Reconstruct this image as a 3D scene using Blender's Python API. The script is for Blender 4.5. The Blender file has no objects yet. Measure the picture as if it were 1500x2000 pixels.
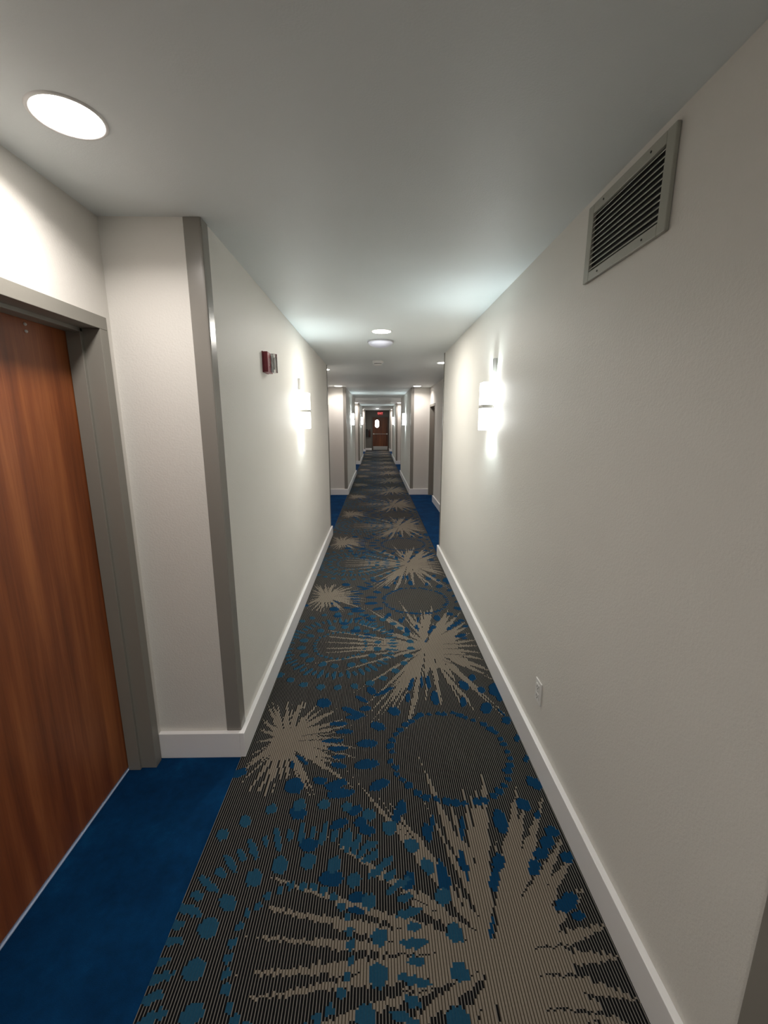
import bpy, bmesh, math, random
import numpy as np
from mathutils import Vector, Matrix

# ------------------------------------------------------------------ camera, world, exposure
S = 1.655                      # eye height in metres; plan numbers below are in eye heights
scene = bpy.context.scene
C = scene.collection
cam_d = bpy.data.cameras.new('camera')
cam_d.sensor_fit = 'HORIZONTAL'; cam_d.sensor_width = 36.0
cam_d.lens = 36.0*825/1500
cam_d.clip_start = 0.02; cam_d.clip_end = 200
cam = bpy.data.objects.new('camera', cam_d)
cam.location = (0, 0, S)
cam.rotation_euler = (math.radians(90-11.843), 0, math.radians(-0.985))
C.objects.link(cam); scene.camera = cam
world = bpy.data.worlds.new('world'); scene.world = world; world.use_nodes = True
world.node_tree.nodes['Background'].inputs[0].default_value = (.5, .5, .5, 1)
world.node_tree.nodes['Background'].inputs[1].default_value = 0.0
vs = scene.view_settings
vs.view_transform = 'Standard'; vs.look = 'None'; vs.gamma = 1; vs.use_curve_mapping = False
vs.exposure = 1.15
W_DOWN = 3.3       # alcove downlights, watts
W_CEIL = 9.5       # corridor ceiling light
W_SCONCE = 3.6     # each sconce beam
E_GLASS = 5.0
WARM = (1.0, .93, .88); COOL = (.81, .98, 1.0)

# ------------------------------------------------------------------ helpers
def link(o): C.objects.link(o); return o
def tag(o, label=None, cat=None, group=None, kind=None):
    if label: o['label'] = label
    if cat: o['category'] = cat
    if group: o['group'] = group
    if kind: o['kind'] = kind
    return o
def empty(name, loc, rotz=0, label=None, cat=None, group=None, kind=None):
    o = bpy.data.objects.new(name, None); o.empty_display_size = .05
    o.location = loc; o.rotation_euler = (0, 0, rotz); link(o)
    return tag(o, label, cat, group, kind)
def obj(name, bm, mat, parent=None, smooth=False):
    me = bpy.data.meshes.new(name)
    bmesh.ops.recalc_face_normals(bm, faces=bm.faces)
    bm.to_mesh(me); bm.free()
    if smooth:
        for p in me.polygons: p.use_smooth = True
    for m in (mat if isinstance(mat, (list, tuple)) else [mat]): me.materials.append(m)
    o = bpy.data.objects.new(name, me); link(o)
    if parent: o.parent = parent
    return o
def box(bm, x0, x1, y0, y1, z0, z1, bevel=0, seg=2):
    r = bmesh.ops.create_cube(bm, size=1)
    M = Matrix.Translation(((x0+x1)/2, (y0+y1)/2, (z0+z1)/2)) @ Matrix.Diagonal((abs(x1-x0), abs(y1-y0), abs(z1-z0), 1))
    bmesh.ops.transform(bm, matrix=M, verts=r['verts'])
    if bevel:
        ed = list({e for v in r['verts'] for e in v.link_edges})
        bmesh.ops.bevel(bm, geom=ed, offset=bevel, segments=seg, affect='EDGES', profile=.5)
    return bm
def B(*a, **k): return box(bmesh.new(), *a, **k)
def cyl(bm, c, r, h, axis='Z', n=32, r2=None):
    R = {'Z': Matrix(), 'X': Matrix.Rotation(math.pi/2, 4, 'Y'), 'Y': Matrix.Rotation(math.pi/2, 4, 'X')}[axis]
    bmesh.ops.create_cone(bm, cap_ends=True, segments=n, radius1=r, radius2=r if r2 is None else r2, depth=h,
                          matrix=Matrix.Translation(c) @ R)
    return bm
def lathe(bm, prof, n=48, closed=False):
    """prof: (r, z) list turned about Z"""
    rings = []
    for r, z in prof:
        rings.append([bm.verts.new((r*math.cos(2*math.pi*i/n), r*math.sin(2*math.pi*i/n), z)) for i in range(n)] if r > 1e-6 else [bm.verts.new((0, 0, z))])
    for a, b in zip(rings, rings[1:]):
        for i in range(n):
            j = (i+1) % n
            if len(a) == 1 and len(b) == 1: continue
            if len(a) == 1: bm.faces.new((a[0], b[i], b[j]))
            elif len(b) == 1: bm.faces.new((a[i], a[j], b[0]))
            else: bm.faces.new((a[i], a[j], b[j], b[i]))
    return bm
def prism(bm, pts, a0, a1, plane='XY'):
    """extrude polygon pts along the remaining axis"""
    f = {'XY': lambda u, v, w: (u, v, w), 'YZ': lambda u, v, w: (w, u, v), 'XZ': lambda u, v, w: (u, w, v)}[plane]
    A = [bm.verts.new(f(u, v, a0)) for u, v in pts]; D = [bm.verts.new(f(u, v, a1)) for u, v in pts]
    bm.faces.new(A); bm.faces.new(D[::-1])
    for i in range(len(pts)):
        j = (i+1) % len(pts); bm.faces.new((A[i], D[i], D[j], A[j]))
    return bm
def copy_tree(o, loc, rotz=None):
    r = o.copy(); link(r); r.location = loc
    if rotz is not None: r.rotation_euler = (0, 0, rotz)
    for ch in list(o.children):
        c = ch.copy(); link(c); c.parent = r
        if c.type == 'LIGHT': c.data = ch.data
        for g in ch.children:
            d = g.copy(); link(d); d.parent = c
    return r

# ------------------------------------------------------------------ materials
class NT:
    def __init__(s, name):
        s.m = bpy.data.materials.new(name); s.m.use_nodes = True
        s.t = s.m.node_tree; s.b = s.t.nodes['Principled BSDF']
    def n(s, typ, **k):
        x = s.t.nodes.new(typ)
        for a, v in k.items():
            if a.startswith('i_'): x.inputs[int(a[2:])].default_value = v
            else: setattr(x, a, v)
        return x
    def l(s, a, b): s.t.links.new(a, b)
    def math(s, op, a, b=0.0, clamp=False):
        x = s.n('ShaderNodeMath', operation=op); x.use_clamp = clamp
        for i, v in enumerate((a, b)):
            if hasattr(v, 'links') or hasattr(v, 'is_linked'): s.l(v, x.inputs[i])
            else: x.inputs[i].default_value = v
        return x.outputs[0]
    def mix(s, f, a, b):
        x = s.n('ShaderNodeMix', data_type='RGBA')
        for i, v in ((0, f), (6, a), (7, b)):
            if hasattr(v, 'is_linked'): s.l(v, x.inputs[i])
            else: x.inputs[i].default_value = v if i == 0 else (*v, 1)
        return x.outputs[2]
    def noise(s, scale, detail=2, rough=.5, vec=None, stretch=None):
        x = s.n('ShaderNodeTexNoise'); x.inputs['Scale'].default_value = scale
        x.inputs['Detail'].default_value = detail; x.inputs['Roughness'].default_value = rough
        g = vec or s.n('ShaderNodeNewGeometry').outputs['Position']
        if stretch:
            mp = s.n('ShaderNodeMapping'); mp.inputs['Scale'].default_value = stretch; s.l(g, mp.inputs[0]); g = mp.outputs[0]
        s.l(g, x.inputs['Vector']); return x.outputs[0]
    def bump(s, h, strength=.3, dist=.002):
        x = s.n('ShaderNodeBump'); x.inputs['Strength'].default_value = strength; x.inputs['Distance'].default_value = dist
        s.l(h, x.inputs['Height']); s.l(x.outputs[0], s.b.inputs['Normal'])
    def ramp(s, fac, stops):
        x = s.n('ShaderNodeValToRGB'); e = x.color_ramp.elements
        while len(e) < len(stops): e.new(.5)
        for el, (p, c) in zip(e, stops): el.position = p; el.color = (*c, 1)
        s.l(fac, x.inputs[0]); return x.outputs[0]
def paint(name, col, rough=.5, bump=0, bscale=150, vary=.04, spec=.5, dist=.002, metal=0):
    k = NT(name); b = k.b
    v = k.noise(3.0, 3)
    k.l(k.mix(v, tuple(c*(1-vary) for c in col), tuple(min(1, c*(1+vary)) for c in col)), b.inputs['Base Color'])
    b.inputs['Roughness'].default_value = rough; b.inputs['Metallic'].default_value = metal
    b.inputs['Specular IOR Level'].default_value = spec
    if bump: k.bump(k.noise(bscale, 3, .55), bump, dist)
    return k.m
M_wall = paint('orange_peel_wall_paint', (.725, .705, .66), .52, .42, 130, .02, .35, .0025)
M_ceil = paint('ceiling_paint', (.76, .80, .80), .5, .35, 160, .02, .35, .0015)
M_base = paint('white_baseboard_paint', (.86, .85, .85), .35, .05, 60, .02)
M_trim = paint('taupe_gloss_trim', (.25, .235, .21), .25, .08, 40, .04, .5)
M_frame = paint('taupe_frame_paint', (.245, .235, .205), .42, .12, 60, .04)
M_dark = paint('dark_void', (.012, .012, .012), .7)
M_vent = paint('grey_vent_paint', (.36, .36, .31), .4, .05, 80)
M_slat = paint('pale_vent_slat', (.6, .6, .55), .35)
M_white = paint('white_plastic', (.78, .77, .75), .35)
M_bluew = paint('bluish_white_dome_plastic', (.70, .72, .84), .3)
M_black = paint('black_plastic', (.02, .02, .022), .4)
M_red = paint('red_strobe_plastic', (.26, .035, .05), .35)
M_steel = paint('brushed_steel', (.62, .62, .60), .32, .1, 200, .05, .5, .001, 1)
M_brass = paint('brass', (.75, .66, .5), .3, 0, 0, .03, .5, .001, 1)
M_endwall = paint('end_wall_dark_taupe', (.16, .15, .135), .6, .3, 130, .03)  # one even taupe, darker than the other walls
M_text = paint('white_print', (.7, .66, .64), .5)
M_thresh = paint('leak_light_threshold', (.42, .52, .70), .4)  # pale blue stands in for the light leaking under the door

def wood(name='red_brown_wood_veneer', q=1.0):
    k = NT(name)
    n1 = k.noise(1.0, 5, .6, stretch=(9, 9, .55)); n2 = k.noise(1.0, 3, .7, stretch=(120, 120, 3.0))
    n3 = k.noise(1.0, 2, .5, stretch=(26, 26, .9))
    f = k.math('ADD', k.math('MULTIPLY', n1, .62), k.math('ADD', k.math('MULTIPLY', n2, .16), k.math('MULTIPLY', n3, .24)))
    k.l(k.ramp(f, [(.34, (.10*q, .022*q, .006*q)), (.50, (.25*q, .068*q, .018*q)), (.66, (.42*q, .138*q, .040*q))]), k.b.inputs['Base Color'])
    k.b.inputs['Roughness'].default_value = .42; k.bump(n2, .08, .001)
    return k.m
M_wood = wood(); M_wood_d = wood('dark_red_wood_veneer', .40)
def emis(name, col, strength):
    k = NT(name); k.b.inputs['Base Color'].default_value = (.8, .8, .8, 1)
    k.b.inputs['Emission Color'].default_value = (*col, 1); k.b.inputs['Emission Strength'].default_value = strength
    return k.m
M_lens = emis('lit_downlight_lens', (1, .93, .86), 9)
M_glass = emis('lit_frosted_glass', (.97, 1, .99), E_GLASS)
M_exit = emis('exit_letters', (1, .06, .06), .7)
M_lite = emis('daylit_door_lite', (.95, 1, 1), 6)
def clear():
    k = NT('clear_strobe_lens'); k.b.inputs['Transmission Weight'].default_value = 1
    k.b.inputs['Roughness'].default_value = .05; k.b.inputs['IOR'].default_value = 1.45
    return k.m
M_clear = clear()
# carpets: every tuft column is PER wide, a thin yarn then a thick one; the pattern decides the yarns
PER = .0058*S
def tuft(name, thin, thick, split, edge=.08, var=.12):
    k = NT(name); g = k.n('ShaderNodeNewGeometry').outputs['Position']
    sx = k.n('ShaderNodeSeparateXYZ'); k.l(g, sx.inputs[0])
    u = k.math('FRACT', k.math('DIVIDE', k.math('ADD', sx.outputs[0], 50*PER), PER))
    a = k.math('DIVIDE', k.math('SUBTRACT', u, 0.0), edge, True)
    b_ = k.math('DIVIDE', k.math('SUBTRACT', split, u), edge, True)
    f = k.math('MULTIPLY', a, b_)                       # 1 on the thin yarn
    nz = k.noise(1.0, 2, .6, stretch=(260, 160, 1))
    big = k.noise(2.2, 3, .5)
    lum = k.math('ADD', k.math('MULTIPLY', nz, var*3), 1-var*1.5)
    lum = k.math('MULTIPLY', lum, k.math('ADD', k.math('MULTIPLY', big, .24), .88))
    col = k.mix(f, thick, thin)
    h = k.n('ShaderNodeVectorMath', operation='SCALE'); k.l(col, h.inputs[0]); k.l(lum, h.inputs['Scale'])
    k.l(h.outputs[0], k.b.inputs['Base Color'])
    k.b.inputs['Roughness'].default_value = .95; k.b.inputs['Specular IOR Level'].default_value = .1
    hh = k.math('ADD', k.math('SINE', k.math('MULTIPLY', u, math.pi)), k.math('MULTIPLY', nz, .8))
    k.bump(hh, .5, .0015)
    return k.m
BEI = (.215, .185, .150)
M_c0 = tuft('carpet_dark_pinstripe', (.175, .164, .150), (.0050, .0052, .006), .34)
M_c1 = tuft('carpet_beige_burst', (.028, .020, .012), BEI, .34)
M_c2 = tuft('carpet_navy_fleck', (.005, .028, .062), (.002, .034, .088), .22)
M_c3 = tuft('carpet_teal_fleck', (.022, .064, .100), (.012, .060, .108), .22)
def bluecarpet():
    k = NT('plain_blue_carpet')
    big = k.noise(4.5, 4, .6); fine = k.noise(420, 2, .6); mid = k.noise(28, 2, .6)
    f = k.math('ADD', k.math('MULTIPLY', big, .5), k.math('ADD', k.math('MULTIPLY', fine, .3), k.math('MULTIPLY', mid, .2)))
    k.l(k.ramp(f, [(.30, (.0003, .014, .048)), (.55, (.0008, .034, .110)), (.75, (.003, .080, .210))]), k.b.inputs['Base Color'])
    k.b.inputs['Roughness'].default_value = .95; k.b.inputs['Specular IOR Level'].default_value = .1
    k.bump(fine, .6, .003)
    return k.m
M_blue = bluecarpet()
ELL=[(0.063,0.936,0.014,0,-0.001,-0.023,2),(0.047,0.909,0.01,0,-0.001,-0.02,2),(0.444,1.007,0.015,-0.019,-0.013,-0.013,2),(0.389,0.94,0.014,-0.015,-0.013,-0.013,2),(0.314,0.891,0.017,0.006,0.002,-0.034,2),(0.123,0.865,0.011,0.002,0.003,-0.026,2),(0.138,0.89,0.006,0,-0.002,-0.021,2),(0.212,0.876,0.006,-0.001,-0.006,-0.033,2),(0.196,0.794,0.008,0.001,0,-0.026,2),(0.201,0.766,0.004,0,-0.004,-0.02,2),(0.147,0.763,0.01,0.003,0.006,-0.034,2),(0.279,0.789,0.014,0,-0.006,-0.021,2),(0.26,0.751,0.011,0,-0.007,-0.024,2),(0.434,0.861,0.014,-0.009,-0.011,-0.012,2),(0.411,0.835,0.018,0,-0.006,-0.017,2),(0.386,0.809,0.019,0,-0.005,-0.014,2),(0.359,0.777,0.014,0,-0.007,-0.019,2),(0.416,0.909,0.009,0,-0.005,-0.012,2),(0.444,0.797,0.015,0,-0.006,-0.015,2),(0.411,0.713,0.017,0,-0.004,-0.009,2),(-0.196,0.213,0.027,0,0.003,-0.026,2),(0.057,0.163,0.02,-0.006,-0.003,-0.021,2),(0.001,0.09,0.025,-0.01,-0.003,-0.019,2),(-0.033,0.011,0.034,0,0,-0.017,2),(-0.033,1.082,0.037,0.004,0.002,-0.019,2),(0.004,1.009,0.029,0.014,0.005,-0.016,2),(-0.228,1.009,0.015,0,0.005,-0.027,2),(-0.165,1.026,0.02,-0.001,0.001,-0.013,2),(-0.12,1.006,0.022,0.007,0.004,-0.012,2),(-0.108,0.982,0.033,0.006,0.003,-0.015,2),(-0.133,0.103,0.032,-0.001,0.001,-0.011,2),(-0.109,0.065,0.029,0,0.001,-0.011,2),(-0.144,0.025,0.036,0,0.001,-0.009,2),(-0.125,1.146,0.031,0,0.001,-0.01,2),(-0.12,1.112,0.02,0,0.001,-0.009,2),(-0.117,1.079,0.024,-0.008,-0.001,-0.011,2),(-0.228,1.101,0.022,-0.02,-0.002,-0.006,2),(-0.256,1.086,0.006,0,0.004,-0.016,2),(-0.059,0.233,0.024,-0.021,-0.003,-0.01,2),(-0.086,0.162,0.043,-0.024,-0.003,-0.014,2),(-0.043,0.179,0.021,0,0,-0.014,2),(-0.085,0.133,0.025,0,0.001,-0.011,2),(-0.024,0.283,0.016,-0.018,-0.008,-0.018,2),(-0.398,1.055,0.012,0.011,0.007,-0.009,2),(0.06,0.164,0.019,-0.011,-0.006,-0.021,2),(0.39,0.176,0.021,0,-0.008,-0.031,2),(0.443,0.111,0.016,-0.001,-0.006,-0.02,2),(0.214,0.236,0.015,0.006,0.001,-0.041,2),(0.201,0.334,0.01,0.003,-0.001,-0.044,2),(0.174,0.335,0.007,0,-0.004,-0.038,2),(0.113,0.238,0.009,-0.003,-0.005,-0.027,2),(0.38,0.361,0.014,0,-0.005,-0.024,2),(0.336,0.31,0.015,-0.023,-0.012,-0.02,2),(0.397,0.281,0.012,-0.011,-0.009,-0.017,2),(0.313,0.209,0.013,-0.001,-0.005,-0.028,2),(0.448,0.283,0.023,0.015,0,-0.038,2),(0.457,0.239,0.013,-0.001,-0.008,-0.028,2),(0.452,0.026,0.01,0,-0.005,-0.016,2),(0.452,1.096,0.009,0,-0.005,-0.014,2),(0.131,0.321,0.008,-0.004,-0.01,-0.041,2),(0.026,0.277,0.036,0.026,0.003,-0.01,2),(0.437,0.151,0.01,-0.019,-0.003,-0.004,2),(0.399,0.701,0.026,0.005,-0.002,-0.015,2),(0.414,0.678,0.013,0,-0.003,-0.009,2),(0.258,0.748,0.011,0,-0.006,-0.02,2),(0.228,0.659,0.005,0,-0.009,-0.02,2),(0.355,0.767,0.013,0,-0.003,-0.009,2),(0.069,0.752,0.012,-0.005,-0.009,-0.02,2),(0.147,0.75,0.013,0.003,0.003,-0.026,2),(-0.408,1.057,0.019,0.014,0.008,-0.011,2),(-0.236,1.009,0.026,0,0.005,-0.027,2),(-0.166,1.027,0.019,-0.001,0.002,-0.013,2),(-0.118,1.012,0.031,0.01,0.005,-0.014,2),(-0.096,0.98,0.032,0.01,0.004,-0.012,2),(-0.209,0.924,0.022,-0.001,0.003,-0.02,2),(-0.099,0.891,0.022,0.012,0.006,-0.011,2),(-0.06,0.929,0.018,0.007,0.005,-0.013,2),(-0.044,0.894,0.017,0,0.001,-0.015,2),(-0.026,0.872,0.021,-0.001,0,-0.013,2),(-0.168,0.839,0.024,0,0.003,-0.017,2),(-0.104,0.762,0.026,0,0.002,-0.015,2),(-0.106,0.759,0.026,-0.001,0.002,-0.018,2),(-0.046,0.719,0.019,0,0.001,-0.011,2),(-0.046,0.694,0.019,-0.005,-0.002,-0.006,2),(-0.072,0.844,0.007,-0.001,-0.003,-0.029,3),(-0.052,0.837,0.007,-0.003,-0.007,-0.025,3),(-0.019,0.833,0.018,0.008,0.004,-0.008,3),(-0.018,0.804,0.02,0.009,0.004,-0.008,3),(-0.008,0.77,0.016,0.007,0.003,-0.008,3)]
RAYS_BIG=[(-0.113,0.497,10),(-0.113,0.338,6),(-0.05,0.362,9),(-0.003,0.367,16),(0.02,0.393,14),(0.037,0.399,14),(0.062,0.419,18),(0.147,0.378,16),(0.158,0.346,12),(0.195,0.332,13),(0.22,0.364,10),(0.223,0.242,14),(0.229,0.197,14),(0.234,0.127,14),(0.241,0.052,12),(0.24,-0.004,12),(0.235,-0.07,13),(0.241,-0.135,13),(0.24,-0.219,17),(0.241,-0.288,14),(0.206,-0.461,9),(0.209,-0.506,6),(0.18,-0.439,9),(0.11,-0.47,11),(0.085,-0.415,8),(0.07,-0.435,7),(-0.006,-0.428,11),(-0.013,-0.333,6),(-0.064,-0.407,8),(-0.142,-0.534,16),(-0.117,-0.474,10),(-0.179,-0.46,10),(-0.206,-0.473,9),(-0.233,-0.485,9),(-0.261,-0.503,9),(-0.277,-0.472,8),(-0.27,-0.398,8),(-0.288,-0.423,8),(-0.322,-0.33,8),(-0.546,-0.149,6),(-0.399,-0.2,7),(-0.497,-0.018,11),(-0.472,-0.053,9),(-0.5,0.041,8),(-0.482,0.094,10),(-0.489,0.156,8),(-0.357,0.241,10),(-0.304,0.418,10),(-0.214,0.352,10),(-0.242,0.365,8)]
RAYS_SMALL=[(-0.1,0.171,9),(-0.09,0.191,7),(-0.07,0.185,8),(-0.032,0.202,10),(-0.01,0.196,6),(0.015,0.181,6),(0.029,0.207,12),(0.041,0.195,8),(0.075,0.154,10),(0.103,0.145,7),(0.132,0.131,8),(0.16,0.147,8),(0.184,0.091,8),(0.209,0.06,7),(0.185,0.029,5),(0.191,0.003,5),(0.197,-0.017,6),(0.236,-0.044,7),(0.232,-0.083,8),(0.195,-0.101,7),(0.205,-0.13,8),(0.217,-0.177,8),(0.231,-0.192,5),(0.177,-0.148,10),(0.112,-0.217,7),(0.122,-0.207,6),(0.079,-0.181,5),(0.058,-0.189,7),(0.041,-0.172,6),(0.02,-0.172,9),(0.006,-0.205,9),(-0.011,-0.221,10),(-0.032,-0.221,8),(-0.039,-0.224,8),(-0.062,-0.212,9),(-0.089,-0.17,8),(-0.104,-0.134,9),(-0.094,-0.105,9),(-0.091,-0.066,9),(-0.09,-0.012,9),(-0.097,0.046,9),(-0.102,0.096,9)]
CRACKS=[(0.23,1.798,0.308,2.112,12),(0.177,1.853,0.124,2.072,8),(0.307,1.868,0.467,2.035,7),(0.371,1.841,0.465,1.883,5),(0.302,1.778,0.457,1.79,4),(0.296,1.737,0.457,1.738,4),(0.289,1.693,0.459,1.681,4),(0.341,1.677,0.457,1.64,3),(0.281,1.643,0.464,1.51,5),(0.271,1.576,0.328,1.422,7),(0.329,1.588,0.447,1.436,5),(0.207,1.701,0.171,1.404,5),(0.191,1.624,0.155,1.404,5),(0.206,1.558,0.218,1.403,7),(0.144,1.51,0.091,1.405,6),(0.095,1.586,0.027,1.494,5),(0.068,1.482,0.012,1.411,5),(0.133,1.652,0.043,1.586,3),(0.109,1.772,0.007,1.774,3),(0.106,1.722,0.007,1.716,3),(0.122,1.845,0.008,1.909,3),(-0.315,1.24,-0.35,1.343,5),(-0.278,1.239,-0.269,1.341,5),(-0.252,1.202,-0.115,1.226,4),(-0.253,1.182,-0.112,1.185,4),(-0.204,1.148,-0.107,1.128,4),(-0.175,1.115,-0.087,1.083,5),(-0.257,1.13,-0.174,1.005,7),(-0.27,1.108,-0.237,1.006,7),(-0.302,1.113,-0.283,0.988,5),(-0.319,1.113,-0.335,1.008,5),(-0.291,1.078,-0.3,0.971,5),(-0.332,1.122,-0.388,1.047,4),(-0.367,1.268,-0.404,1.32,5),(-0.293,1.239,-0.324,1.373,4),(-0.241,1.265,-0.19,1.322,4),(-0.271,1.266,-0.25,1.372,4),(-0.34,1.169,-0.388,1.114,4),(-0.359,1.204,-0.4,1.22,4)]
def s_(*v): return tuple(a*S for a in v)
ZC = (1+.480)*S            # ceiling height
XL, XR = -.418*S, .476*S   # corridor wall faces
DL, DR = -.66*S, .735*S    # back walls of the door recesses
BH, BT = .084*S, .0145*S    # baseboard height, thickness
Y_END = 16.25*S; Y_BACK = -5.0*S
# solid wall blocks between recesses (y0, y1)
LB = [(-5.0, -1.70), (1.133, 3.75), (5.985, 8.45), (10.6, 13.15), (15.55, 16.25)]
RB_ = [(-5.0, -2.40), (.36, 3.115), (5.985, 8.45), (10.6, 13.15), (15.55, 16.25)]

# ------------------------------------------------------------------ floor, ceiling
tag(obj('floor', B(-1.9, 2.0, Y_BACK-.3, Y_END+.4, -.12, 0), M_blue), kind='structure',
    label='plain dark blue carpet showing in the door recesses')
tag(obj('ceiling', B(-1.9, 2.0, Y_BACK-.3, Y_END+.4, ZC, ZC+.12), M_ceil), kind='structure')

# ------------------------------------------------------------------ patterned carpet, rasterised per tuft column
T = 1.155
def carpet():
    x0, x1 = -.4176, .4698
    i0, i1 = round(x0/.0058), round(x1/.0058)
    xs = (np.arange(i0, i1)+.5)*.0058
    NY = 420; dy = T/NY; ys = (np.arange(NY)+.5)*dy
    rng = np.random.default_rng(7)
    Xg, Yg = np.meshgrid(xs, ys, indexing='ij')
    Yg = Yg + rng.uniform(-.003, .003, (len(xs), 1))
    st = np.zeros(Xg.shape, int)
    colj = rng.uniform(-.07, .07, (len(xs), 1))
    def burst(cx, cy, rays, core, k):
        for sh in (-2, -1, 0, 1, 2):
            px, py = Xg-cx, Yg-(cy+sh*T)
            if sh and False: pass
            st[(px**2+py**2) < core**2] = 1
            for tx, ty, w in rays:
                L = math.hypot(tx, ty); ux, uy = tx/L, ty/L
                s = (px*ux+py*uy)/L; d = np.abs(-px*uy+py*ux)
                s = s+colj*(.5+.5*s)
                wob = 1+.22*np.sin(s*23+tx*90)+.14*np.sin(s*51+ty*70)
                W = w*.001*k*(1.5 if tx > .05 else 1.45 if tx < -.12 and abs(ty) < .3 else 1.15)*wob*np.where(s < .38, .6+.4*s/.38, np.clip((1-s)/.62, 0, 1)**.95)
                st[(s > 0) & (s < 1) & (d < W)] = 1
    burst(.237, 1.766, RAYS_BIG, .05, 1.0)
    burst(-.300, 1.192, RAYS_SMALL, .04, .95)
    for ax0, ay0, bx0, by0, w in CRACKS:           # dark cracks widening outward between the rays
        L = math.hypot(bx0-ax0, by0-ay0); ux, uy = (bx0-ax0)/L, (by0-ay0)/L
        for sh in (-2, -1, 0, 1):
            px, py = Xg-ax0, Yg-(ay0+sh*T)
            s = (px*ux+py*uy)/L; d = np.abs(-px*uy+py*ux)
            st[(s > 0) & (s < 1) & (d < w*.001*(.25+.75*s)*(1+.3*np.sin(s*31+ax0*50)))] = 0
    def ell(cx, cy, ax, ay, bx, by, val):
        det = ax*by-ay*bx
        if abs(det) < 1e-9: return
        for sh in (-1, 0, 1):
            px, py = Xg-cx, Yg-(cy+sh*T)
            u = (px*by-py*bx)/det; v = (ax*py-ay*px)/det
            st[(u*u+v*v) < 1] = val
    for e in ELL:
        if e[6] == 2: ell(*e)
    cx, cy = .222, 1.126
    for i in range(42):
        a = 2*math.pi*(i+rng.uniform(-.2, .2))/42; r = .181+rng.uniform(-.006, .006); q = rng.uniform(.008, .0125)
        ell(cx+r*math.cos(a), cy+r*math.sin(a), q*1.15, 0, 0, q, 2)
    cx, cy = -.170, .627
    def ring(r, n, off, ru, rt, alt=None):
        for i in range(n):
            a = math.radians(off)+2*math.pi*(i+rng.uniform(-.08, .08))/n
            u = ru*(alt if (alt and i % 2) else 1)*rng.uniform(.85, 1.12); t = rt*rng.uniform(.85, 1.15)
            rr = r+rng.uniform(-.003, .003)
            ca, sa = math.cos(a), math.sin(a)
            ell(cx+rr*ca, cy+rr*sa, u*ca, u*sa, -t*sa, t*ca, 3)
    ring(.119, 30, 4, .0088, .008)
    ring(.175, 18, 8, .0195, .0165)
    ring(.242, 54, 2, .031, .0078, .55)
    ring(.325, 31, 5, .0175, .0165)
    for e in ELL:
        if e[6] == 3: ell(*e)
    # stray yarns
    V, Fc, Mi = [], [], []
    n0, n1 = math.floor(-1.6/T), math.ceil(16.25/T)
    p = .0058
    for ci in range(len(xs)):
        xa, xb = (i0+ci)*p*S, (i0+ci+1)*p*S
        col = st[ci]; ch = np.flatnonzero(np.diff(col))+1
        edges = [0, *ch.tolist(), NY]
        runs = [(edges[j]*dy, edges[j+1]*dy, int(col[edges[j]])) for j in range(len(edges)-1)]
        for n in range(n0, n1):
            for a, b, m in runs:
                ya, yb = (a+n*T)*S, min((b+n*T)*S, Y_END)
                if yb <= ya: continue
                k = len(V); V += [(xa, ya, .004), (xb, ya, .004), (xb, yb, .004), (xa, yb, .004)]
                Fc.append((k, k+1, k+2, k+3)); Mi.append(m)
    # bound edges down to the floor
    ya, yb = n0*T*S, Y_END
    for X in (i0*p*S, i1*p*S):
        k = len(V); V += [(X, ya, 0), (X, yb, 0), (X, yb, .004), (X, ya, .004)]; Fc.append((k, k+1, k+2, k+3)); Mi.append(0)
    me = bpy.data.meshes.new('corridor_carpet'); me.from_pydata(V, [], Fc)
    for m in (M_c0, M_c1, M_c2, M_c3): me.materials.append(m)
    me.polygons.foreach_set('material_index', Mi); me.update()
    o = bpy.data.objects.new('corridor_carpet', me); link(o)
    tag(o, 'pinstriped corridor carpet with beige starbursts and blue dotted rings', 'carpet')
carpet()

# ------------------------------------------------------------------ walls
def wall(name, *a, mat=None):
    return tag(obj(name, B(*a), mat or M_wall), kind='structure')
def baseboard(name, x0, x1, y0, y1):
    bm = B(x0, x1, y0, y1, 0, BH, bevel=.0025)
    return tag(obj(name, bm, M_base), kind='structure')
OUT = .26*S
for y0, y1 in LB: wall('wall_left', XL-OUT-.05, XL, y0*S, y1*S, 0, ZC)
for y0, y1 in RB_: wall('wall_right', XR, XR+OUT+.05, y0*S, y1*S, 0, ZC)
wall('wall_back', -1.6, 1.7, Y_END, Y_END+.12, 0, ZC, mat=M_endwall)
wall('wall_front', -1.6, 1.7, Y_BACK-.12, Y_BACK, 0, ZC)
for (y0, y1) in LB:
    a, b = y0*S, y1*S
    baseboard('baseboard_left', XL, XL+BT, a-BT, min(b+BT, Y_END))
    baseboard('baseboard_left', DL, XL, a-BT, a)
    if 2 < y1 < 16: baseboard('baseboard_left', DL, XL, b, b+BT)
for (y0, y1) in RB_:
    a, b = y0*S, y1*S
    baseboard('baseboard_right', XR-BT, XR, a-BT, min(b+BT, Y_END))
    baseboard('baseboard_right', XR, DR, a-BT, a)
    if 2 < y1 < 16: baseboard('baseboard_right', XR, DR, b, b+BT)
baseboard('baseboard_back', XL, -.185*S, Y_END-BT, Y_END)
baseboard('baseboard_back', .465*S, XR, Y_END-BT, Y_END)

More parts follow.
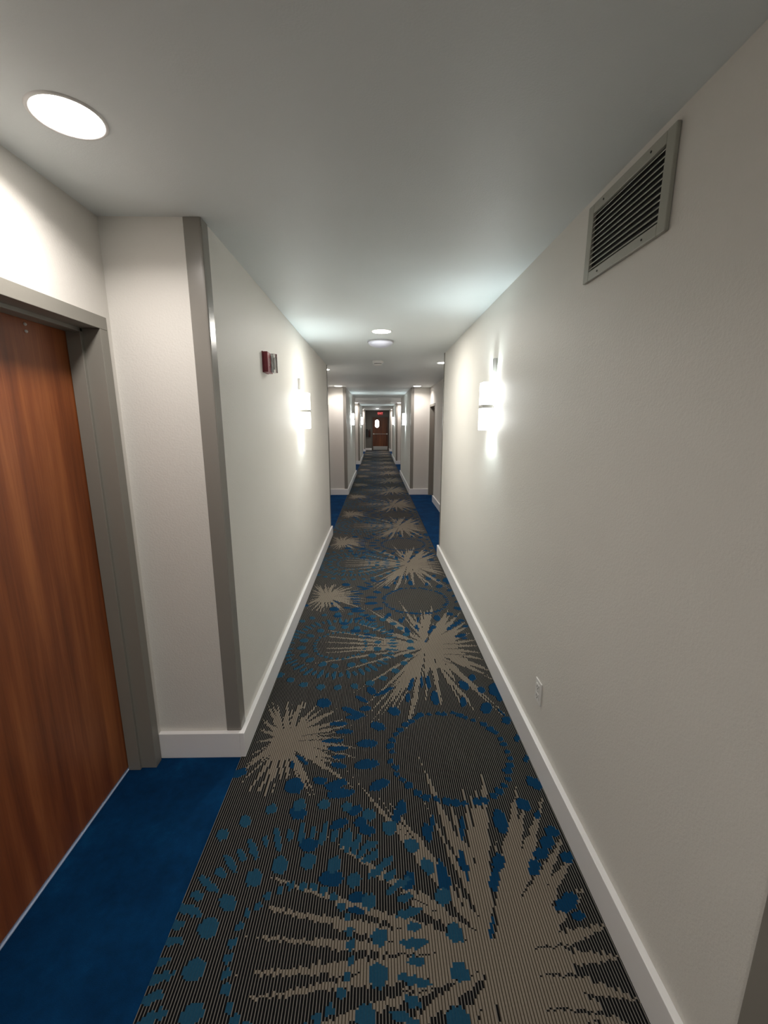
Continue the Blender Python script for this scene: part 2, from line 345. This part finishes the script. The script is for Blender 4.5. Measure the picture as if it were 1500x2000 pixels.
# taupe corner guards: an L with a rounded nose, from baseboard to ceiling
def corner_guard(side, y, face, tt):
    X = XL if side < 0 else XR
    w, t = .041*S, .0035
    d = -1 if side < 0 else 1          # into the wall block in x
    f = 1 if face < 0 else -1          # into the block in y
    pts = []
    def P(u, v): return (X+d*u, y*S+f*v)   # u into wall, v along wall
    pts = [P(-t*.2, w), P(-t, w-.003), P(-t, .006), P(-t*.7, .001-t*.3), P(.001-t*.3, -t*.7), P(.006, -t), P(w-.003, -t), P(w, -t*.2), P(w, .0005), P(.0005, .0005), P(.0005, w)]
    bm = prism(bmesh.new(), pts, BH+.0005, ZC-.001)
    tag(obj('trim', bm, M_trim), kind='structure')
trims = []
for y0, y1 in LB:
    if y0 > 0: corner_guard(-1, y0, -1, 0)
    if 2 < y1 < 14: corner_guard(-1, y1, 1, 0)
for y0, y1 in RB_:
    if y0 > 0: corner_guard(1, y0, -1, 0)
    if 2 < y1 < 14: corner_guard(1, y1, 1, 0)
for i, o in enumerate([o for o in C.objects if o.name.split('.')[0] == 'trim']): o.name = 'trim_%d' % (i+1)

# ------------------------------------------------------------------ door recesses
door_n = [0]
def recess(side, y_start, y_end, with_door=True, door_w=.54, label=None):
    """back wall of a recess from y_start to y_end with a flush wood door at its far end"""
    d = -1 if side < 0 else 1
    X = DL if side < 0 else DR
    nm = 'wall_left' if side < 0 else 'wall_right'
    a, b = y_start*S, y_end*S
    xo = X+d*.26
    top = 1.251*S; fw = .030*S
    fo1 = b-.020*S; fo0 = fo1-door_w*S           # frame outer edges
    i1, i0, zt = fo1-fw, fo0+fw, top-fw
    def W(x0, x1, *r): wall(nm, min(x0, x1), max(x0, x1), *r)
    W(X, xo, a, fo0+.01, 0, ZC)
    W(X, xo, fo1-.01, b, 0, ZC)
    W(X, xo, fo0+.01, fo1-.01, top-.01, ZC)
    W(X+d*.25, X+d*.27, fo0, fo1, 0, top)        # closes the doorway behind the leaf
    door_n[0] += 1
    root = empty('door_%d' % door_n[0], (X, (fo0+fo1)/2, 0), kind='structure')
    if label: root['label'] = label
    cy = (fo0+fo1)/2
    pr = .006                                     # frame stands proud of the wall
    def part(name, mat, *bxs, bevel=.0015):
        bm = bmesh.new()
        for x0, x1, y0, y1, z0, z1 in bxs:
            box(bm, min(d*x0, d*x1), max(d*x0, d*x1), y0-cy, y1-cy, z0, z1, bevel=bevel)
        return obj(name, bm, mat, root)
    D = .075*S                                    # depth of the leaf behind the wall face
    for ya, yb, ia, ib in ((fo0, i0, 0, 1), (i1, fo1, 1, 0)):
        st0, st1 = (i0-.001, i0+.014) if ia == 0 else (i1-.014, i1+.001)
        part('side_jamb', M_frame, (-pr, D+.06, ya, yb, 0, zt-.0004), (D*.52, D*.98, st0, st1, 0, zt))
    part('head_jamb', M_frame, (-pr, D+.06, fo0, fo1, zt, top), (D*.52, D*.98, i0, i1, zt-.014, zt+.001))
    part('door_leaf', M_wood, (D, D+.044, i0+.003, i1-.003, .016, zt-.004), bevel=.001)
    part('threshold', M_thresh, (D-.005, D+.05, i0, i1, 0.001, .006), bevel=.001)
    kn = obj('door_handle', cyl(cyl(bmesh.new(), (d*(D-.006), i0+.07-cy, .98), .028, .012, 'X'), (d*(D-.03), i0+.07-cy, .98), .009, .05, 'X'), M_steel, root)
    box(bm := bmesh.new(), min(d*(D-.06), d*(D-.045)), max(d*(D-.06), d*(D-.045)), i0+.06-cy, i0+.18-cy, .97, .99, bevel=.004)
    lv = obj('lever', bm, M_steel, kn)
    return root, d, D, cy
d1 = recess(-1, -1.70, 1.133, door_w=.66, label='large wood door with taupe frame at the left edge')
# daylight of the room behind that door, seen only under the leaf
L = bpy.data.lights.new('room_light', 'AREA'); L.shape = 'RECTANGLE'; L.size = .8; L.size_y = .05; L.energy = 2.5; L.color = (.35, .6, 1)
lo = link(bpy.data.objects.new('room_light', L)); lo.location = (DL-.215, .80*S, .12); lo.rotation_euler = (0, math.radians(-60), 0)
lo.rotation_euler = Vector((-1, 0, .9)).to_track_quat('Z', 'Y').to_euler()
root, d, D, cy = d1
for i, z in enumerate((1.203, 1.189)):            # two tiny bright screws near the top edge of the leaf
    bm = bmesh.new(); bmesh.ops.create_uvsphere(bm, u_segments=12, v_segments=8, radius=.0055)
    o = obj('screw', bm, M_white, root, True); o.location = (d*(D-.002), .957*S-cy, z*S)
recess(-1, 3.75, 5.985); recess(1, 3.115, 5.985, label='door seen edge-on in the right recess beyond the first wall')
recess(1, -2.40, .36); recess(-1, 8.45, 10.6); recess(1, 8.45, 10.6); recess(-1, 13.15, 15.55); recess(1, 13.15, 15.55)
baseboard('baseboard_right', DR-BT, DR, 3.115*S+BT, (5.985-.018-.54)*S)
baseboard('baseboard_left', DL, DL+BT, 3.75*S+BT, (5.985-.018-.54)*S)
baseboard('baseboard_right', DR-BT, DR, 8.45*S+BT, (10.6-.018-.54)*S)
baseboard('baseboard_left', DL, DL+BT, 8.45*S+BT, (10.6-.018-.54)*S)
baseboard('baseboard_left', DL, DL+BT, -1.70*S, (1.133-.018-.66)*S)

# ------------------------------------------------------------------ door at the end of the corridor
def end_door():
    door_n[0] += 1
    x0, x1, zt = -.150*S, .430*S, 1.225*S
    root = empty('door_%d' % door_n[0], ((x0+x1)/2, Y_END, 0), kind='structure', label='dark wood exit door with small lit window at the far end')
    c = (x0+x1)/2
    def bxp(name, mat, *b, bevel=.002, parent=root):
        bm = bmesh.new()
        for q in b: box(bm, q[0]-c, q[1]-c, q[2], q[3], q[4], q[5], bevel=bevel)
        return obj(name, bm, mat, parent)
    fw = .03*S
    for a, b in ((x0-fw, x0), (x1, x1+fw)): bxp('side_jamb', M_frame_d, (a, b, -.05, -.0005, 0, zt+fw))
    bxp('head_jamb', M_frame_d, (x0+.001, x1-.001, -.05, -.0005, zt, zt+fw))
    # leaf built round the lite opening
    wx0, wx1, wz0, wz1 = -.058*S, .090*S, .85*S, 1.13*S
    bm = bmesh.new()
    n = 40
    cx, cz = (wx0+wx1)/2-c, (wz0+wz1)/2; hx, hz = (wx1-wx0)/2, (wz1-wz0)/2
    ins, outs = [], []
    lx0, lx1, lz0, lz1 = x0+.004-c, x1-.004-c, .012, zt-.004
    for i in range(n):
        a = 2*math.pi*i/n; ca, sa = math.cos(a), math.sin(a)
        f = (abs(ca)**3+abs(sa)**3)**(-1/3)
        ins.append((cx+hx*ca*f, cz+hz*sa*f))
        t = min(((lx1-cx)/ca if ca > 1e-6 else (lx0-cx)/ca if ca < -1e-6 else 1e9), ((lz1-cz)/sa if sa > 1e-6 else (lz0-cz)/sa if sa < -1e-6 else 1e9))
        outs.append((cx+t*ca, cz+t*sa))
    for ang, pt in ((0, (lx1, lz1)), (1, (lx0, lz1)), (2, (lx0, lz0)), (3, (lx1, lz0))):
        i = min(range(n), key=lambda j: (outs[j][0]-pt[0])**2+(outs[j][1]-pt[1])**2); outs[i] = pt
    for yy, flip in ((-.040, 0), (-.0005, 1)):
        I = [bm.verts.new((u, yy, v)) for u, v in ins]; O = [bm.verts.new((u, yy, v)) for u, v in outs]
        for i in range(n):
            j = (i+1) % n; bm.faces.new((I[i], O[i], O[j], I[j]))
        if flip:
            for i in range(n):
                j = (i+1) % n; bm.faces.new((pI[i], I[i], I[j], pI[j])); bm.faces.new((pO[i], O[i], O[j], pO[j]))
        pI, pO = I, O
    obj('door_leaf', bm, M_wood_d, root)
    bm = bmesh.new(); prism(bm, ins, -.030, -.024, 'XZ'); o = obj('window_pane', bm, M_lite, root)
    bm = bmesh.new()
    A = [bm.verts.new((cx+(u-cx)*k, y, cz+(v-cz)*k)) for k, y in ((1.0, -.040), (1.0, -.046), (1.12, -.046), (1.12, -.040)) for u, v in ins]
    for q in range(4):
        for i in range(n):
            j = (i+1) % n; r = (q+1) % 4
            bm.faces.new((A[q*n+i], A[q*n+j], A[r*n+j], A[r*n+i]))
    obj('window_bezel', bm, M_black, root)
    bxp('kick_plate', M_steel, (x0+.03, x1-.03, -.043, -.0405, .02, .15*S))
    pb = bxp('panic_bar', M_steel, (x0+.03, x1-.03, -.105, -.085, .606*S, .618*S), (x0+.03, x0+.10, -.10, -.0405, .59*S, .635*S), (x1-.10, x1-.03, -.10, -.0405, .59*S, .635*S), bevel=.004)
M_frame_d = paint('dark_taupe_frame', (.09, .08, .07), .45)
end_door()
# ------------------------------------------------------------------ exit sign
ex = empty('exit_sign', (.14*S, Y_END, 1.365*S), label='red lettered exit sign above the far end door', cat='sign')
obj('housing', B(-.155, .155, -.05, -.0005, -.115, .115, bevel=.004), paint('exit_sign_face', (.42, .08, .08), .4), ex)
def text(name, s, size, mat, parent, loc, rot, extrude=.0008):
    cu = bpy.data.curves.new(name, 'FONT'); cu.body = s; cu.size = size; cu.align_x = 'CENTER'; cu.align_y = 'CENTER'; cu.extrude = extrude
    tmp = bpy.data.objects.new('tmp', cu); link(tmp)
    dg = bpy.context.evaluated_depsgraph_get(); me = bpy.data.meshes.new_from_object(tmp.evaluated_get(dg))
    bpy.data.objects.remove(tmp); me.name = name; me.materials.clear(); me.materials.append(mat)
    o = bpy.data.objects.new(name, me); link(o); o.parent = parent; o.location = loc; o.rotation_euler = rot
    return o
text('lettering', 'EXIT', .165, M_exit, ex, (0, -.0515, 0), (math.pi/2, 0, 0))

# ------------------------------------------------------------------ downlights
def area(name, r, watts, col, parent, z, spread=math.pi):
    L = bpy.data.lights.new(name, 'AREA'); L.shape = 'DISK'; L.size = 2*r; L.energy = watts; L.color = col; L.spread = spread
    o = bpy.data.objects.new(name, L); link(o); o.parent = parent; o.location = (0, 0, z)
    return o
def downlight(name):
    root = empty(name, (0, 0, ZC))
    r = .083
    bm = lathe(bmesh.new(), [(r+.010, 0), (r+.008, -.003), (r+.002, -.004), (r-.001, -.002), (r-.001, .0)])
    obj('trim_ring', bm, M_white, root, True)
    bm = bmesh.new(); lathe(bm, [(0, -.0035), (r-.002, -.0025), (r-.002, 0), (0, 0)])
    obj('lens', bm, M_lens, root, True)
    return root
GD = 'recessed downlights in the door recesses'
dl0 = downlight('recessed_light')
area('lamp', .08, W_DOWN, WARM, dl0, -.0075, math.radians(148))
spots = [(-.492, .80, 'large bright round downlight over the near left wood door'),
 (.545, 3.58, 'downlight half hidden behind the end of the right corridor wall'),
 (.535, 5.76, 'round downlight before the first pinkish wall return on the right'),
 (-.475, 4.03, 'downlight half hidden behind the end of the left corridor wall'),
 (-.50, 5.76, 'round downlight before the first pinkish wall return on the left'),
 (-.49, 10.42, 'small distant downlight in the second left recess'),
 (.545, 10.42, 'small distant downlight in the second right recess'),
 (-.485, 8.66, 'distant downlight just past the second left wall section'),
 (.545, 8.66, 'distant downlight just past the second right wall section'),
 (-.49, 15.36, 'far downlight in the left recess nearest the end door'),
 (.545, 15.36, 'far downlight in the right recess nearest the end door'),
 (.54, -1.3, 'unseen fill downlight added behind the viewer in the near right door recess')]  # last entry is out of view, added to lift the ambient light
for i, (x, y, lab) in enumerate(spots):
    o = dl0 if i == 0 else copy_tree(dl0, (x*S, y*S, ZC))
    o.location = (x*S, y*S, ZC); tag(o, lab, 'ceiling light', GD)
cl0 = downlight('ceiling_light'); area('lamp', .08, W_CEIL, (1, .96, .88), cl0, -.0075)
for i, (x, y, lab) in enumerate([(.028, 2.40, 'round lit ceiling light in mid corridor, beside the unlit dome'), (.027, 14.3, 'tiny lit round ceiling light near the far end door'), (.027, -.95, 'unseen fill light added on the corridor ceiling just behind the viewer')]):  # third one is unseen, added as fill for the near walls and ceiling
    o = cl0 if i == 0 else copy_tree(cl0, (0, 0, 0))
    o.location = (x*S, y*S, ZC); tag(o, lab, 'ceiling light')

# unlit dome and smoke detector
dome = empty('dome_fixture', (.025*S, 2.68*S, ZC), label='unlit bluish white shallow dome on the corridor ceiling', cat='ceiling fixture')
obj('base_plate', lathe(bmesh.new(), [(0, 0), (.131, 0), (.131, -.010), (.124, -.012), (0, -.012)]), paint('grey_dome_rim', (.42, .42, .45), .35), dome, True)
obj('diffuser', lathe(bmesh.new(), [(.122, -.0122)]+[(.122*math.cos(a), -.0122-.045*math.sin(a)) for a in [math.pi/2*i/10 for i in range(1, 10)]]+[(0, -.0572)]), M_bluew, dome, True)
sm = empty('smoke_detector', (.012*S, 3.50*S, ZC), label='small white smoke detector on the ceiling past the dome', cat='smoke detector')
obj('base', lathe(bmesh.new(), [(0, 0), (.072, 0), (.070, -.024), (.064, -.030), (0, -.030)]), M_white, sm, True)
obj('sensing_chamber', lathe(bmesh.new(), [(0, -.0302), (.050, -.0302), (.048, -.036), (0, -.036)]), M_dark, sm, True)
obj('cap', lathe(bmesh.new(), [(0, -.0362), (.054, -.0362), (.052, -.048), (.036, -.056), (0, -.058)]), M_white, sm, True)

# ------------------------------------------------------------------ wall sconces
def spot(name, watts, ang, parent, loc, rot, blend=.8, size=.03):
    L = bpy.data.lights.new(name, 'SPOT'); L.energy = watts; L.color = COOL; L.spot_size = math.radians(ang); L.spot_blend = blend; L.shadow_soft_size = size
    o = bpy.data.objects.new(name, L); link(o); o.parent = parent; o.location = loc; o.rotation_euler = rot
    return o
def sconce():
    r = empty('wall_sconce', (0, 0, 0))        # local +x points out of the wall, origin on the wall at the middle band
    hw, x0, x1 = .050, .018, .085
    obj('back_plate', B(.0005, .008, -.030, .030, -.075, .075, bevel=.002), M_steel, r)
    obj('arm', B(.007, .0175, -.012, .012, -.012, .012, bevel=.002), M_steel, r)
    for z0, z1 in ((.0125, .155), (-.155, -.0125)):
        bm = bmesh.new()
        t = .004                                # open-ended square glass tube
        for a in ((x0, x0+t, -hw, hw), (x1-t, x1, -hw, hw), (x0+t, x1-t, -hw, -hw+t), (x0+t, x1-t, hw-t, hw)):
            box(bm, *a, z0, z1)
        obj('glass_shade', bm, M_glass, r)
    obj('metal_band', B(x0-.001, x1+.001, -hw-.001, hw+.001, -.012, .012, bevel=.002), M_steel, r)
    spot('lamp', W_SCONCE*.95, 150, r, (.046, 0, .125), (math.pi, 0, 0))
    spot('lamp', W_SCONCE, 150, r, (.046, 0, -.125), (0, 0, 0))
    return r
ZS = (1+.067)*S
sc0 = sconce()
GS = 'box shaped lit sconces along the corridor walls'
for i, (sd, y, lab) in enumerate([(1, 1.765, 'bright two-tier glass sconce on the nearest right wall'), (-1, 2.385, 'bright two-tier glass sconce on the nearest left wall'),
      (-1, 7.1, 'lit sconce on the second left wall section'), (1, 7.1, 'lit sconce on the second right wall section'),
      (-1, 11.6, 'small far lit sconce on the third left wall section'), (1, 11.6, 'small far lit sconce on the third right wall section'),
      (-1, -3.2, 'unseen sconce added for fill on the left wall behind the viewer'), (1, -3.2, 'unseen sconce added for fill on the right wall behind the viewer')]):  # last pair is out of view, put in for ambient light
    o = sc0 if i == 0 else copy_tree(sc0, (0, 0, 0))
    o.location = ((XR if sd > 0 else XL), y*S, ZS); o.rotation_euler = (0, 0, math.pi if sd > 0 else 0)
    tag(o, lab, 'wall lamp', GS)

# small sensor boxes above the sconces
def sensor_box(sd, y, z, lab):
    X = XR if sd > 0 else XL
    r = empty('wall_sensor', (X, y*S, z*S), math.pi if sd > 0 else 0, lab, 'sensor')
    obj('housing', B(.0005, .022, -.038, .038, -.050, .050, bevel=.003), M_white, r)
    obj('cover', B(.0225, .026, -.032, .032, -.044, .044, bevel=.0012), M_white, r)
sensor_box(1, 1.765, 1.222, 'small white box on the right wall just above the sconce')
sensor_box(-1, 2.37, 1.205, 'small white box on the left wall just above the sconce')

# ------------------------------------------------------------------ fire strobe
fs = empty('fire_alarm_strobe', (XL, 1.672*S, 1.222*S), label='red fire alarm strobe with clear lens on the left wall', cat='fire alarm')
obj('mounting_plate', B(.0005, .006, -.064, .064, -.062, .062, bevel=.002), M_red, fs)
obj('housing', B(.006, .034, -.062, .062, -.060, .060, bevel=.004), M_red, fs)
obj('reflector', B(.0342, .038, .012, .056, -.046, .046, bevel=.002), M_steel, fs)
bm = bmesh.new(); prism(bm, [(.0382, .004), (.060, .012), (.070, .032), (.062, .052), (.0382, .060)], -.056, .056); obj('strobe_lens', bm, M_clear, fs)
obj('flash_tube', cyl(bmesh.new(), (.048, .034, 0), .004, .07), M_white, fs, True)
text('lettering', 'FIRE', .026, M_text, fs, (.0345, -.030, 0), (math.pi/2, math.pi/2, math.pi/2), .0003)

# ------------------------------------------------------------------ return air vent
y0, y1, z0, z1 = .757*S, 1.036*S, 1.307*S, 1.461*S
cy, cz = (y0+y1)/2, (z0+z1)/2
vt = empty('return_air_vent', (XR, cy, cz), math.pi, label='grey louvered return air grille high on the right wall', cat='vent')
hy, hz, fr = (y1-y0)/2, (z1-z0)/2, .023*S
obj('back_panel', B(.0005, .002, -hy+.01, hy-.01, -hz+.01, hz-.01), M_dark, vt)
for nm, a in (('side_frame', (-hy, -hy+fr, -hz, hz)), ('side_frame', (hy-fr, hy, -hz, hz)), ('top_frame', (-hy+fr, hy-fr, hz-fr*.85, hz)), ('bottom_frame', (-hy+fr, hy-fr, -hz, -hz+fr*.85))):
    obj(nm, B(.001, .013, *a, bevel=.0025), M_vent, vt)
iz0, iz1 = -hz+fr*.85, hz-fr*.85
ns = 11
sl = None
for i in range(ns):
    z = iz0+(i+.5)*(iz1-iz0)/ns
    if sl is None:
        bm = bmesh.new(); prism(bm, [(.0112, 0), (.0126, .0009), (.0056, .0090), (.0050, .0085)], -hy+fr+.0005, hy-fr-.0005, 'XZ')
        sl = obj('slat', bm, M_slat, vt); o = sl
    else:
        o = sl.copy(); link(o)
    o.location = (0, 0, z-.005)
for yy in (-.55, .55):
    for zz in (-hz+fr*.42, hz-fr*.42):
        obj('screw', cyl(bmesh.new(), (.0135, yy*hy, zz), .0032, .002, 'X', 12), M_dark, vt)

# ------------------------------------------------------------------ outlet
ot = empty('wall_outlet', (XR, 1.102*S, .227*S), math.pi, label='white duplex outlet low on the right wall', cat='outlet')
obj('cover_plate', B(.0005, .006, -.036, .036, -.058, .058, bevel=.002), M_white, ot)
for z in (.024, -.024):
    rc = obj('receptacle', B(.006, .0085, -.017, .017, z-.016, z+.016, bevel=.002), M_white, ot)
    obj('slot', B(.0086, .0089, -.009, -.006, z-.005, z+.007), M_black, rc); obj('slot', B(.0086, .0089, .006, .009, z-.005, z+.007), M_black, rc)
    obj('ground_hole', cyl(bmesh.new(), (.0088, 0, z-.010), .003, .0004, 'X', 12), M_black, rc)
obj('screw', cyl(bmesh.new(), (.0065, 0, 0), .0028, .0014, 'X', 12), M_steel, ot)

# ------------------------------------------------------------------ dark things on the end wall, left of the door
fe = empty('fire_extinguisher', (-.265*S, Y_END, .50*S), label='dark fire extinguisher hung on the end wall left of the door', cat='fire extinguisher')
bm = lathe(bmesh.new(), [(0, 0), (.055, 0), (.060, .01), (.060, .34), (.050, .38), (.020, .41), (.018, .43), (0, .43)], 24)
bmesh.ops.translate(bm, verts=bm.verts, vec=(0, -.070, 0)); obj('cylinder', bm, paint('dark_red_extinguisher', (.05, .012, .012), .35), fe, True)
obj('valve_handle', B(-.02, .07, -.085, -.055, .43, .46, bevel=.004), M_black, fe)
obj('wall_bracket', B(-.03, .03, -.012, -.0005, .10, .36), M_black, fe)
hb = empty('wall_cabinet', (-.365*S, Y_END, .50*S), label='narrow black box hung on the end wall left of the extinguisher', cat='cabinet')
obj('body', B(-.055, .055, -.09, -.0005, 0, .48, bevel=.004), M_black, hb)
obj('cover', B(-.05, .05, -.094, -.0905, .02, .46, bevel=.001), M_black, hb)
